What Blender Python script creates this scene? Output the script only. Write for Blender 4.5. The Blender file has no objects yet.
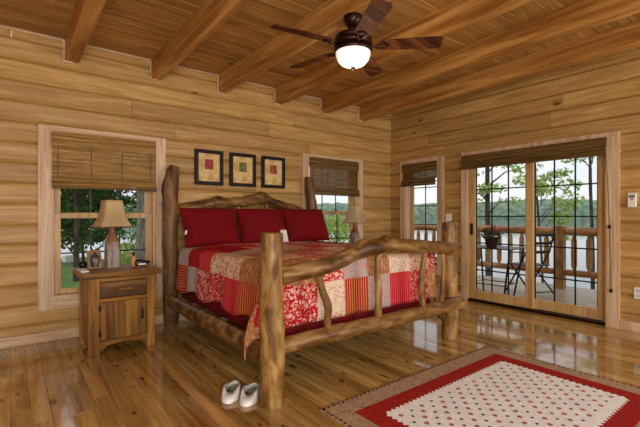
import bpy, bmesh, math, random
from mathutils import Vector, Matrix, noise
R = random.Random(7)
PI = math.pi
scn = bpy.context.scene
col = scn.collection

# ------------------------------------------------------------------ mesh helper
class MB:
    def __init__(s):
        s.v = []; s.f = []; s.m = []; s.r = []; s.sm = []
    def add(s, vs, fs, mat=0, rnd=0.0, smooth=False):
        b = len(s.v); s.v += [tuple(p) for p in vs]
        for f in fs:
            s.f.append([b + i for i in f]); s.m.append(mat); s.r.append(rnd); s.sm.append(smooth)
    def box(s, x0, x1, y0, y1, z0, z1, mat=0, rnd=0.0):
        vs = [(x, y, z) for x in (x0, x1) for y in (y0, y1) for z in (z0, z1)]
        s.add(vs, [(0,1,3,2), (4,6,7,5), (0,4,5,1), (2,3,7,6), (0,2,6,4), (1,5,7,3)], mat, rnd)
    def prism(s, poly, a, b, fn, mat=0, rnd=0.0, smooth=False):
        """poly (p,q) swept from a to b; fn(t,p,q)->xyz"""
        n = len(poly)
        vs = [fn(a, p, q) for p, q in poly] + [fn(b, p, q) for p, q in poly]
        s.add(vs, [(i, (i+1) % n, n + (i+1) % n, n + i) for i in range(n)], mat, rnd, smooth)
        s.add(vs, [tuple(range(n))[::-1], tuple(range(n, 2*n))], mat, rnd)
    def rings(s, rs, mat=0, rnd=0.0, smooth=True, cap=(True, True), capmat=None, closed=True):
        n = len(rs[0]); vs = [p for r in rs for p in r]; fs = []
        for k in range(len(rs) - 1):
            for i in range(n if closed else n - 1):
                j = (i + 1) % n
                fs.append((k*n+i, k*n+j, (k+1)*n+j, (k+1)*n+i))
        s.add(vs, fs, mat, rnd, smooth)
        cm = mat if capmat is None else capmat
        if cap[0]: s.add(rs[0], [tuple(range(n))[::-1]], cm, rnd)
        if cap[1]: s.add(rs[-1], [tuple(range(n))], cm, rnd)
    def lathe(s, prof, c=(0,0,0), n=24, mat=0, smooth=True, cap=(True, True), ph=0.0):
        s.rings([[(c[0]+r*math.cos(ph+2*PI*i/n), c[1]+r*math.sin(ph+2*PI*i/n), c[2]+z) for i in range(n)] for r, z in prof], mat, 0.0, smooth, cap)
    def tube(s, pts, rad, n=10, mat=0, rnd=0.0, cap=(True, True), capmat=None, bump=0.0, seed=0, knots=(), flat=1.0):
        pts = [Vector(p) for p in pts]
        if not hasattr(rad, '__len__'): rad = [rad]*len(pts)
        rs = []; nrm = None
        L = 0
        for k, p in enumerate(pts):
            t = (pts[min(k+1, len(pts)-1)] - pts[max(k-1, 0)]).normalized()
            if nrm is None:
                nrm = t.cross(Vector((0, 0, 1)) if abs(t.z) < .9 else Vector((1, 0, 0))).normalized()
            nrm = (nrm - t*nrm.dot(t)).normalized(); bi = t.cross(nrm)
            ring = []
            for i in range(n):
                a = 2*PI*i/n
                d = nrm*math.cos(a)*flat + bi*math.sin(a)
                r = rad[k]
                q = p + d*r
                if bump:
                    r *= 1 + bump*noise.noise(q*9 + Vector((seed, 0, seed*2.3))) + bump*.6*noise.noise(q*24 + Vector((0, seed, 0)))
                for kp, kr, kh in knots:
                    dist = (q - Vector(kp)).length
                    if dist < kr: r += kh*(1 - (dist/kr)**2)
                ring.append(p + d*r)
            rs.append(ring)
        s.rings(rs, mat, rnd, True, cap, capmat)
    def build(s, name, mats, parent=None, loc=(0,0,0), rot=(0,0,0), bevel=0, sub=0, fix=True):
        me = bpy.data.meshes.new(name)
        me.from_pydata(s.v, [], s.f)
        if not isinstance(mats, (list, tuple)): mats = [mats]
        for m in mats: me.materials.append(m)
        at = me.attributes.new('rnd', 'FLOAT', 'FACE')
        for p, mi, r, sm in zip(me.polygons, s.m, s.r, s.sm):
            p.material_index = mi; p.use_smooth = sm; at.data[p.index].value = r
        if fix:
            bm = bmesh.new(); bm.from_mesh(me); bmesh.ops.recalc_face_normals(bm, faces=bm.faces); bm.to_mesh(me); bm.free()
        me.update()
        o = bpy.data.objects.new(name, me); col.objects.link(o)
        o.location = loc; o.rotation_euler = rot
        if parent: o.parent = parent
        if bevel:
            md = o.modifiers.new('bevel', 'BEVEL'); md.width = bevel; md.segments = 2; md.limit_method = 'ANGLE'
        if sub:
            md = o.modifiers.new('sub', 'SUBSURF'); md.levels = sub; md.render_levels = sub
        return o

def spline(ps, n=8):
    ps = [Vector(p) for p in ps]; out = []
    q = [ps[0]*2 - ps[1]] + ps + [ps[-1]*2 - ps[-2]]
    for i in range(1, len(q) - 2):
        for k in range(n):
            t = k/n; a, b, c, d = q[i-1:i+3]
            out.append(.5*((2*b) + (c-a)*t + (2*a-5*b+4*c-d)*t*t + (3*b-a-3*c+d)*t**3))
    out.append(ps[-1]); return out
def lerp(a, b, t): return a + (b-a)*t
def interp(vals, n):
    out = []
    for k in range(n):
        t = k/(n-1)*(len(vals)-1); i = min(int(t), len(vals)-2); out.append(lerp(vals[i], vals[i+1], t-i))
    return out
def tag(o, label=None, cat=None, group=None, kind=None):
    if label: o['label'] = label
    if cat: o['category'] = cat
    if group: o['group'] = group
    if kind: o['kind'] = kind
    return o
def thing(name, label, cat, loc=(0,0,0), rz=0, group=None):
    o = bpy.data.objects.new(name, None); col.objects.link(o); o.empty_display_size = .1
    o.location = loc; o.rotation_euler = (0, 0, rz)
    return tag(o, label, cat, group)
def copy_tree(o, parent=None):
    c = o.copy(); col.objects.link(c)
    if parent: c.parent = parent
    for ch in list(o.children): copy_tree(ch, c)
    return c

# ------------------------------------------------------------------ materials
def srgb(r, g, b):
    f = lambda c: (c/255/12.92) if c/255 <= .04045 else ((c/255+.055)/1.055)**2.4
    return (f(r), f(g), f(b), 1)
class NT:
    def __init__(s, name, rough=.5, color=(.5,.5,.5,1), metal=0, spec=.5):
        s.mat = bpy.data.materials.new(name); s.mat.use_nodes = True
        s.t = s.mat.node_tree; s.n = s.t.nodes; s.b = s.n['Principled BSDF']; s.out = s.n['Material Output']
        s.b.inputs['Roughness'].default_value = rough; s.b.inputs['Base Color'].default_value = color
        s.b.inputs['Metallic'].default_value = metal; s.b.inputs['Specular IOR Level'].default_value = spec
    def link(s, a, b): s.t.links.new(a, b)
    def new(s, t, **k):
        n = s.n.new(t)
        for a, b in k.items(): setattr(n, a, b)
        return n
    def val(s, inp, v):
        if hasattr(v, 'links') or isinstance(v, bpy.types.NodeSocket): s.link(v, inp)
        else: inp.default_value = v
    def obj(s): return s.new('ShaderNodeTexCoord').outputs['Object']
    def attr(s, a): return s.new('ShaderNodeAttribute', attribute_name=a)
    def map(s, v, sc=(1,1,1), loc=(0,0,0)):
        m = s.new('ShaderNodeMapping'); s.val(m.inputs['Vector'], v); m.inputs['Scale'].default_value = sc
        s.val(m.inputs['Location'], loc); return m.outputs[0]
    def noise(s, v, scale=1, detail=4, rough=.55, dist=0):
        n = s.new('ShaderNodeTexNoise'); s.val(n.inputs['Vector'], v)
        n.inputs['Scale'].default_value = scale; n.inputs['Detail'].default_value = detail
        n.inputs['Roughness'].default_value = rough; n.inputs['Distortion'].default_value = dist; return n
    def voro(s, v, scale=1, feature='F1'):
        n = s.new('ShaderNodeTexVoronoi', feature=feature); s.val(n.inputs['Vector'], v); n.inputs['Scale'].default_value = scale; return n
    def ramp(s, f, stops, interp='LINEAR'):
        n = s.new('ShaderNodeValToRGB'); n.color_ramp.interpolation = interp; e = n.color_ramp.elements
        while len(e) < len(stops): e.new(.5)
        for x, (p, c) in zip(e, stops):
            x.position = p; x.color = c if hasattr(c, '__len__') else (c, c, c, 1)
        s.val(n.inputs[0], f); return n.outputs[0]
    def math(s, op, a, b=0.0, c=None):
        n = s.new('ShaderNodeMath', operation=op); s.val(n.inputs[0], a); s.val(n.inputs[1], b)
        if c is not None: s.val(n.inputs[2], c)
        return n.outputs[0]
    def vmath(s, op, a, b):
        n = s.new('ShaderNodeVectorMath', operation=op); s.val(n.inputs[0], a); s.val(n.inputs[1], b); return n.outputs[0]
    def mix(s, f, a, b, mode='MIX'):
        n = s.new('ShaderNodeMix', data_type='RGBA', blend_type=mode); s.val(n.inputs[0], f); s.val(n.inputs[6], a); s.val(n.inputs[7], b); return n.outputs[2]
    def bump(s, h, strength=.2, dist=.01):
        n = s.new('ShaderNodeBump'); s.val(n.inputs['Height'], h); n.inputs['Strength'].default_value = strength
        n.inputs['Distance'].default_value = dist; s.link(n.outputs[0], s.b.inputs['Normal'])
    def color(s, c): s.val(s.b.inputs['Base Color'], c)

def flatmat(name, c, rough=.5, metal=0, spec=.5):
    return NT(name, rough, srgb(*c), metal, spec).mat

def wood(name, dark, mid, light, axis, rough=.5, knot=(70,38,18), knots=.72, vary=.35, spec=.4, kscale=3.0, cross=16, along=.9, coat=0, kthr=.16, bumps=.12, blotch=0, st=(.36,.5,.64), fk=0):
    n = NT(name, rough, spec=spec)
    rnd = n.attr('rnd').outputs['Fac']
    off = n.new('ShaderNodeCombineXYZ')
    n.val(off.inputs[0], n.math('MULTIPLY', rnd, 37.0)); n.val(off.inputs[1], n.math('MULTIPLY', rnd, 71.0)); n.val(off.inputs[2], n.math('MULTIPLY', rnd, 53.0))
    co = n.vmath('ADD', n.obj(), off.outputs[0])
    sc = [cross]*3; sc[axis] = along
    g = n.noise(n.map(co, sc), 1, 5, .6, .7).outputs['Fac']
    c = n.ramp(g, [(st[0], srgb(*dark)), (st[1], srgb(*mid)), (st[2], srgb(*light))])
    sf = [cross*6]*3; sf[axis] = along*3
    fine = n.noise(n.map(co, sf), 1, 2).outputs['Fac']
    c = n.mix(.35, c, n.ramp(fine, [(.3, .55), (.7, 1.0)]), 'MULTIPLY')
    if blotch:
        bl = n.noise(n.map(co, [2.2 if i != axis else .8 for i in range(3)]), 1, 3).outputs['Fac']
        c = n.mix(blotch, c, n.ramp(bl, [(.35, .45), (.65, 1.0)]), 'MULTIPLY')
    ks = [kscale]*3; ks[axis] = kscale*.45
    vo = n.voro(n.map(co, ks), 1)
    sep = n.new('ShaderNodeSeparateColor'); n.link(vo.outputs['Color'], sep.inputs[0])
    on = n.math('GREATER_THAN', sep.outputs[0], knots)
    km = n.math('MULTIPLY', n.ramp(vo.outputs['Distance'], [(kthr*.45, 1.0), (kthr, 0.0)]), on)
    c = n.mix(n.math('MULTIPLY', km, .85), c, srgb(*knot))
    if fk:
        fs = [kscale*2.6]*3; fs[axis] = kscale*1.1
        v2 = n.voro(n.map(co, fs), 1); s2 = n.new('ShaderNodeSeparateColor'); n.link(v2.outputs['Color'], s2.inputs[0])
        cl = n.noise(n.map(co, [1.3]*3), 1, 2).outputs['Fac']
        m2 = n.math('MULTIPLY', n.ramp(v2.outputs['Distance'], [(.14, 1.0), (.26, 0.0)]), n.math('GREATER_THAN', n.math('ADD', s2.outputs[1], cl), 1.28-fk))
        c = n.mix(n.math('MULTIPLY', m2, .75), c, srgb(*knot))
    tint = n.math('ADD', n.math('MULTIPLY', n.math('FRACT', n.math('MULTIPLY', rnd, 17.3)), vary), 1.0 - vary*.62)
    cm = n.new('ShaderNodeCombineColor')
    for i in range(3): n.link(tint, cm.inputs[i])
    c = n.mix(1.0, c, cm.outputs[0], 'MULTIPLY')
    n.color(c)
    if bumps: n.bump(g, bumps, .004)
    if coat:
        n.b.inputs['Coat Weight'].default_value = coat; n.b.inputs['Coat Roughness'].default_value = .06
    return n.mat

PINE = dict(dark=(166,124,66), mid=(194,152,88), light=(214,178,116), knot=(84,46,20), st=(.28,.5,.7), cross=22, along=1.6)
m_wallx = wood('pine_wall', axis=0, rough=.5, vary=.26, kscale=3.4, knots=.6, kthr=.10, **PINE)
m_wally = wood('pine_wall_side', axis=1, rough=.5, vary=.26, kscale=3.4, knots=.6, kthr=.10, **PINE)
m_ceil = wood('pine_ceiling', (146,104,48), (180,134,70), (204,160,94), 0, st=(.3,.5,.68), rough=.5, vary=.3, kscale=3.2, knots=.6, kthr=.12, knot=(80,40,16))
m_beam = wood('beam_wood', (152,98,42), (190,134,66), (216,164,94), 1, rough=.45, vary=.15, kscale=2.2, knots=.6, kthr=.12, knot=(90,42,14), cross=12)
m_floor = wood('floor_wood', (138,98,46), (188,146,80), (216,182,118), 1, st=(.3,.5,.7), fk=.12, rough=.1, coat=.5, vary=.5, kscale=6, knots=.45, kthr=.2, knot=(48,26,12), cross=14, spec=.5, bumps=.03)
m_trim = wood('pine_trim', (196,158,118), (220,188,152), (232,206,174), 2, rough=.45, vary=.1, kscale=4, knots=.6, kthr=.05, knot=(150,98,60))
m_trimh = wood('pine_trim_horizontal', (196,158,118), (220,188,152), (232,206,174), 0, rough=.45, vary=.1, kscale=4, knots=.6, kthr=.05, knot=(150,98,60))
m_sash = wood('sash_wood', (192,150,92), (214,172,112), (224,190,134), 2, rough=.35, vary=.1, knots=.95)
LOG = dict(rough=.42, cross=11, along=4, kscale=6, knots=.5, kthr=.16, knot=(52,30,12), blotch=.38, bumps=.4, spec=.35)
m_log = wood('peeled_log', (90,58,24), (144,100,48), (188,146,86), 0, **LOG)
m_logz = wood('peeled_log_upright', (108,72,30), (164,120,58), (204,164,100), 2, **LOG)
m_bark = wood('dark_log', (80,52,28), (126,88,52), (168,126,82), 2, rough=.55, cross=7, along=2, kscale=5, knots=.6, kthr=.16, knot=(34,20,12), blotch=.6, bumps=.4)
m_cut = wood('log_end', (140,92,48), (176,126,76), (196,150,98), 2, rough=.6, cross=10, along=10, knots=.95)
m_oak = wood('nightstand_wood', (98,62,16), (152,104,36), (186,138,60), 2, rough=.38, cross=10, kscale=4, knots=.7, kthr=.12, vary=.2, blotch=.4)
m_oakh = wood('nightstand_wood_flat', (98,62,16), (152,104,36), (186,138,60), 0, rough=.38, cross=10, kscale=4, knots=.7, kthr=.12, vary=.2, blotch=.4)
m_oakd = wood('nightstand_drawer_wood', (70,44,18), (118,80,36), (152,110,56), 0, rough=.4, cross=10, kscale=4, knots=.6, kthr=.14, blotch=.5)
m_deckw = wood('deck_board', (140,120,98), (176,154,128), (200,180,156), 1, rough=.35, vary=.25, knots=.9)
m_raill = wood('railing_log', (146,92,50), (188,132,78), (210,160,104), 1, rough=.5, cross=7, along=2, knots=.8)
m_raillz = wood('railing_spindle', (150,104,58), (190,140,84), (212,168,112), 2, rough=.5, cross=7, along=2, knots=.8)
m_black = flatmat('black_metal', (24,22,22), .4, .3)
m_dark = flatmat('dark_bronze', (52,32,24), .32, .75)
m_white = flatmat('white_plastic', (236,234,228), .4)
m_iron = flatmat('iron_hinge', (34,28,24), .5, .6)
m_green = flatmat('plant_green', (58,96,40), .6)
m_pink = flatmat('petal_pink', (206,60,96), .6)

def glassmat():
    n = NT('window_glass'); n.n.remove(n.b)
    tr = n.new('ShaderNodeBsdfTransparent'); gl = n.new('ShaderNodeBsdfGlossy'); gl.inputs['Roughness'].default_value = .01
    fr = n.new('ShaderNodeFresnel'); fr.inputs['IOR'].default_value = 1.25
    mx = n.new('ShaderNodeMixShader'); n.link(fr.outputs[0], mx.inputs[0]); n.link(tr.outputs[0], mx.inputs[1]); n.link(gl.outputs[0], mx.inputs[2])
    n.link(mx.outputs[0], n.out.inputs[0]); return n.mat
m_glass = glassmat()

def bamboo(name, k=1.0, trans=.14):
    n = NT(name, .55, spec=.2); co = n.obj()
    st = n.noise(n.map(co, (1.2, 1.2, 170)), 1, 2).outputs['Fac']
    bl = n.noise(n.map(co, (5, 5, 30)), 1, 3).outputs['Fac']
    c = n.ramp(st, [(.3, srgb(100*k, 72*k, 34*k)), (.5, srgb(150*k, 114*k, 60*k)), (.68, srgb(184*k, 146*k, 88*k))])
    c = n.mix(.5, c, n.ramp(bl, [(.35, .55), (.65, 1.0)]), 'MULTIPLY')
    n.color(c); n.bump(st, .4, .003)
    tr = n.new('ShaderNodeBsdfTransparent'); mx = n.new('ShaderNodeMixShader')
    gap = n.math('MULTIPLY', n.math('GREATER_THAN', n.noise(n.map(co, (3, 3, 240)), 1, 1).outputs['Fac'], .5), trans*2)
    n.link(gap, mx.inputs[0]); n.link(n.b.outputs[0], mx.inputs[1]); n.link(tr.outputs[0], mx.inputs[2]); n.link(mx.outputs[0], n.out.inputs[0])
    return n.mat
m_bam = bamboo('bamboo_slats', 1.12, .16); m_bamd = bamboo('bamboo_slats_brown', .80, .13)
m_bamh = bamboo('bamboo_band', .7, .0)

def fabric(name, c, rough=.85, wr=.25, sheen=.3):
    n = NT(name, rough, spec=.2); co = n.obj()
    w = n.noise(n.map(co, (3, 3, 3)), 1, 4).outputs['Fac']
    n.color(n.ramp(w, [(.3, srgb(*[v*.82 for v in c])), (.7, srgb(*c))])); n.bump(w, wr, .03); return n.mat
m_red = fabric('red_cotton', (128, 8, 20))
m_skirt = fabric('red_skirt', (120, 12, 20))
m_matt = fabric('mattress_ticking', (205, 200, 192))
m_shade = fabric('lamp_shade_linen', (214, 184, 136), wr=.05)
m_shade2 = fabric('lamp_shade_parchment', (216, 190, 148), wr=.05)
m_terry = fabric('white_terry', (238, 236, 232), wr=.6)

def quiltmat():
    n = NT('patchwork', .85, spec=.15)
    uv = n.attr('quv').outputs['Vector']
    cell = n.vmath('FLOOR', n.vmath('DIVIDE', uv, (.28, .28, 1)), (0,0,0))
    wn = n.new('ShaderNodeTexWhiteNoise', noise_dimensions='3D'); n.link(n.vmath('ADD', cell, (11.5, 4.5, 7.5)), wn.inputs['Vector'])
    sp = n.new('ShaderNodeSeparateColor'); n.link(wn.outputs['Color'], sp.inputs[0]); g = sp.outputs[1]
    r = n.attr('rnd').outputs['Fac']
    A = [(178,20,36), (222,200,172), (176,22,38), (176,166,162), (160,104,68), (190,28,44), (172,18,34), (226,206,182), (166,24,30), (196,44,54), (206,176,150)]
    B = [(234,192,172), (188,66,66), (128,10,24), (202,124,114), (198,152,102), (214,100,100), (224,160,140), (208,140,122), (206,160,92), (238,214,190), (170,80,60)]
    S = [0, 0, 1, 0, 0, 1, 0, 0, 1, 0, 0]
    k = 1/len(A)
    ca = n.ramp(r, [(i*k, srgb(*c)) for i, c in enumerate(A)], 'CONSTANT'); cb = n.ramp(r, [(i*k, srgb(*c)) for i, c in enumerate(B)], 'CONSTANT')
    isst = n.ramp(r, [(i*k, float(c)) for i, c in enumerate(S)], 'CONSTANT')
    fl = n.noise(n.vmath('ADD', uv, wn.outputs['Color']), 48, 2, .5, 1.0).outputs['Fac']
    flor = n.ramp(fl, [(.52, 0.0), (.57, .9)])
    su = n.new('ShaderNodeSeparateXYZ'); n.link(uv, su.inputs[0])
    pick = n.math('GREATER_THAN', g, .5)
    coord = n.math('ADD', n.math('MULTIPLY', su.outputs[0], pick), n.math('MULTIPLY', su.outputs[1], n.math('SUBTRACT', 1.0, pick)))
    stripe = n.ramp(n.math('SINE', n.math('MULTIPLY', coord, 230.0)), [(.35, 0.0), (.7, .8)])
    mask = n.math('ADD', n.math('MULTIPLY', stripe, isst), n.math('MULTIPLY', flor, n.math('SUBTRACT', 1.0, isst)))
    c = n.mix(mask, ca, cb); n.color(c)
    fr = n.vmath('FRACTION', n.vmath('DIVIDE', uv, (.28, .28, 1)), (0,0,0))
    sf = n.new('ShaderNodeSeparateXYZ'); n.link(fr, sf.inputs[0])
    e = n.math('MULTIPLY', n.math('MULTIPLY', sf.outputs[0], n.math('SUBTRACT', 1.0, sf.outputs[0])), n.math('MULTIPLY', sf.outputs[1], n.math('SUBTRACT', 1.0, sf.outputs[1])))
    seam = n.ramp(e, [(0.0, 0.0), (.012, 1.0)])
    puff = n.noise(uv, 22, 2).outputs['Fac']
    n.bump(n.math('ADD', seam, n.math('MULTIPLY', puff, .8)), .5, .008)
    return n.mat
m_quilt = quiltmat()

# ------------------------------------------------------------------ room shell
H = 2.91; XL = -6.9; YF = -6.5; WT = .15; CH = .19
def plank_wall(mb, a0, a1, fn, openings, ztop=H+.03, ch=CH, lmin=1.6, lmax=4.2):
    """fn(t, depth, z): t along the wall, depth 0 = room face, positive = outwards"""
    z = -.02; k = 0
    def prof(zz, z0, z1):
        d = min(zz - z0, z1 - zz)
        if d < .007: return .026 - d/.007*.012
        if d < .026: return .014*(1 - (d-.007)/.019)**1.6
        return 0.0
    while z < ztop:
        z0, z1 = z, min(z + ch, ztop)
        cuts = sorted({z0, z1} | {q for o in openings for q in (o[2], o[3]) if z0 + .004 < q < z1 - .004})
        joints = []; t = a0 - R.uniform(0, 2.5)
        while t < a1:
            t += R.uniform(lmin, lmax); joints.append(t)
        for c0, c1 in zip(cuts, cuts[1:]):
            segs = [(a0, a1)]
            for o in openings:
                if o[2] < (c0+c1)/2 < o[3]:
                    ns = []
                    for s0, s1 in segs:
                        if o[0] > s0: ns.append((s0, min(s1, o[0])))
                        if o[1] < s1: ns.append((max(s0, o[1]), s1))
                        if o[1] <= s0 or o[0] >= s1: ns = ns if (o[0] > s0 or o[1] < s1) else ns
                    segs = [q for q in ns if q[1] - q[0] > .001]
            zs = sorted({c0, c1} | {q for q in (z0+.007, z0+.026, z1-.026, z1-.007) if c0 < q < c1})
            for s0, s1 in segs:
                pts = [s0] + [j for j in joints if s0 + .15 < j < s1 - .15] + [s1]
                for p0, p1 in zip(pts, pts[1:]):
                    rnd = (math.sin(k*12.9898 + sum(j < (p0+p1)/2 for j in joints)*78.233)*43758.5453) % 1
                    poly = [(prof(zz, z0, z1), zz) for zz in zs] + [(WT, zs[-1]), (WT, zs[0])]
                    g = .0015
                    mb.prism(poly, p0 + (g if p0 != s0 else 0), p1 - (g if p1 != s1 else 0), fn, 0, rnd)
        z += ch; k += 1

fb = lambda t, d, z: (t, d, z)          # back wall, Y = 0
fr_ = lambda t, d, z: (d, t, z)         # right wall, X = 0
# openings (inside of the casings)
W1 = (-4.795, -3.832, .40, 1.97); W2 = (-1.75, -.778, .40, 1.99)
W3 = (-.95, -.32, .40, 2.00); D1 = (-3.10, -1.44, .03, 2.00)
mb = MB(); plank_wall(mb, XL - WT, WT, fb, [W1, W2]); tag(mb.build('wall_back', m_wallx), kind='structure')
mb = MB(); plank_wall(mb, YF - WT, 0, fr_, [W3, D1]); tag(mb.build('wall_right', m_wally), kind='structure')
OL = (-5.4, -3.9, .9, 2.0); OF1 = (-6.7, -4.5, .75, 2.1); OF2 = (-2.15, -.25, .75, 2.1)  # openings added in the unseen walls so the fill lights can shine in
mb = MB(); plank_wall(mb, YF - WT, 0, lambda t, d, z: (XL - d, t, z), [OL]); tag(mb.build('wall_left', m_wally), kind='structure')
mb = MB(); plank_wall(mb, XL, 0, lambda t, d, z: (t, YF - d, z), [OF1, OF2]); tag(mb.build('wall_front', m_wallx), kind='structure')

def boards(mb, a0, a1, c0, c1, wmin, wmax, lmin, lmax, fn, thick, gap=.0012, ch=.003):
    c = c0
    while c < c1:
        w = R.uniform(wmin, wmax); e = min(c + w, c1)
        t = a0 - R.uniform(0, lmax)
        while t < a1:
            l = R.uniform(lmin, lmax); s0, s1 = max(t, a0), min(t + l, a1)
            if s1 - s0 > .02:
                poly = [(c+gap, thick), (c+gap, ch), (c+gap+ch, 0), (e-gap-ch, 0), (e-gap, ch), (e-gap, thick)]
                mb.prism(poly, s0+gap, s1-gap, fn, 0, R.random())
            t += l
        c = e
mb = MB(); boards(mb, YF, 0, XL, WT*0+0, .075, .125, .7, 2.4, lambda t, p, q: (p, t, -q), .03, .0006, .0015)
mb.box(XL - WT, WT, YF - WT, WT, -.08, -.03, 0, .4)
tag(mb.build('floor', m_floor), kind='structure')
mb = MB(); boards(mb, XL, 0, YF, 0, .128, .134, 1.5, 4, lambda t, p, q: (t, p, H + q), .03, .0015, .006)
mb.box(XL - WT, WT, YF - WT, WT, H + .03, H + .1, 0, .4)
tag(mb.build('ceiling', m_ceil), kind='structure')

# beams
BX = [-4.68, -3.882, -3.105, -2.30, -1.515, -.755]; BW = .118; BZ = 2.71
blab = ['ceiling beam farthest left, running over the left window', 'ceiling beam second from the left, above the big bed post',
        'ceiling beam that the fan hangs from, over the framed pictures', 'ceiling beam just to the right of the fan', 'ceiling beam second from the right wall',
        'ceiling beam nearest the right wall, above the narrow window']
for x, l in zip(BX, blab):
    mb = MB(); poly = [(0, H-BZ+.0), (0, .012), (.012, 0), (BW-.012, 0), (BW, .012), (BW, H-BZ)]
    mb.prism(poly, YF + .01, -.001, lambda t, p, q: (p, t, q), 0, R.random())
    tag(mb.build('ceiling_beam', m_beam, loc=(x, 0, BZ - .001)), l, 'beam', 'exposed ceiling beams')
# thin pale trim strip along the ceiling and round the beam ends
mb = MB(); e = XL
for x in BX + [0]:
    mb.box(e, x - (.02 if x else 0), -.02, 0, H - .022, H, 0, .3)
    if x:
        mb.box(x - .02, x - .001, -.02, 0, BZ - .02, H, 0, .6)
        mb.box(x - .001, x + BW*.55, -.02, 0, BZ - .02, BZ - .002, 0, .2)
        e = x + BW + .002
tag(mb.build('trim_1', m_trimh), kind='structure')
mb = MB(); mb.box(XL, 0, -.018, .004, 0, .095, 0, .3); tag(mb.build('baseboard_back', m_trimh, bevel=.004), kind='structure')
mb = MB(); mb.box(-.018, .004, -1.355, -.02, 0, .095, 0, .3); mb.box(-.018, .004, YF, -3.215, 0, .095, 0, .5)
tag(mb.build('baseboard_right', m_trim, bevel=.004), kind='structure')

# ------------------------------------------------------------------ windows and door
def ubox(mb, fn, a0, a1, d0, d1, z0, z1, rnd=0.0, mat=0):
    mb.prism([(d0, z0), (d1, z0), (d1, z1), (d0, z1)], a0, a1, fn, mat, rnd)
def window(name, fn, op, cas=.1, cols=3, lowrows=2, uprows=2, rail=None, single=False):
    a0, a1, z0, z1 = op
    root = bpy.data.objects.new(name, None); col.objects.link(root); tag(root, kind='structure')
    mb = MB()
    for s0, s1 in ((a0-cas, a0+.006), (a1-.006, a1+cas)): ubox(mb, fn, s0, s1, -.024, .026, z0-cas, z1+cas-.01, R.random())
    mb.build('casing', m_trim, root, bevel=.003)
    mb = MB(); ubox(mb, fn, a0, a1, -.026, .0255, z1, z1+cas-.008, .4); ubox(mb, fn, a0-.01, a1+.01, -.022, .0255, z0-cas, z0, .7)
    mb.build('head_casing', m_trimh, root, bevel=.003)
    mb = MB()
    for s0, s1 in ((a0, a0+.025), (a1-.025, a1)): ubox(mb, fn, s0, s1, .0, WT, z0, z1, .2)
    ubox(mb, fn, a0, a1, 0, WT, z1-.02, z1, .3); ubox(mb, fn, a0, a1, -.03, WT, z0, z0+.03, .5)
    mb.build('window_frame', m_trim, root)
    rail = rail or (z0+z1)/2
    sw = .06; b0, b1 = a0+.025, a1-.025
    for nm, y0, y1, d, rows in (('sash', z0+.03, z1-.02, .10, lowrows),) if single else (('sash', z0+.03, rail+.02, .075, lowrows), ('sash', rail-.02, z1-.02, .11, uprows)):
        mb = MB()
        ubox(mb, fn, b0, b0+sw, d-.018, d+.018, y0, y1); ubox(mb, fn, b1-sw, b1, d-.018, d+.018, y0, y1)
        ubox(mb, fn, b0+sw+.0005, b1-sw-.0005, d-.017, d+.017, y0, y0+sw*.8); ubox(mb, fn, b0+sw+.0005, b1-sw-.0005, d-.017, d+.017, y1-sw*.8, y1)
        s = mb.build(nm, m_sash, root, bevel=.003)
        g = MB(); ubox(g, fn, b0+sw-.005, b1-sw+.005, d-.002, d+.002, y0+.03, y1-.03); g.build('glass', m_glass, s)
        g = MB()
        for i in range(1, cols):
            x = lerp(b0+sw, b1-sw, i/cols); ubox(g, fn, x-.007, x+.007, d+.003, d+.012, y0+.03, y1-.03)
        for i in range(1, rows):
            z = lerp(y0+.04, y1-.04, i/rows); ubox(g, fn, b0+sw, b1-sw, d+.003, d+.012, z-.007, z+.007)
        g.build('muntin_grid', m_black, s)
    return root
window('window_1', fb, W1, rail=1.20); window('window_2', fb, W2, rail=1.24); window('window_3', fr_, W3, cols=2, lowrows=5, single=True)

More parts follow.
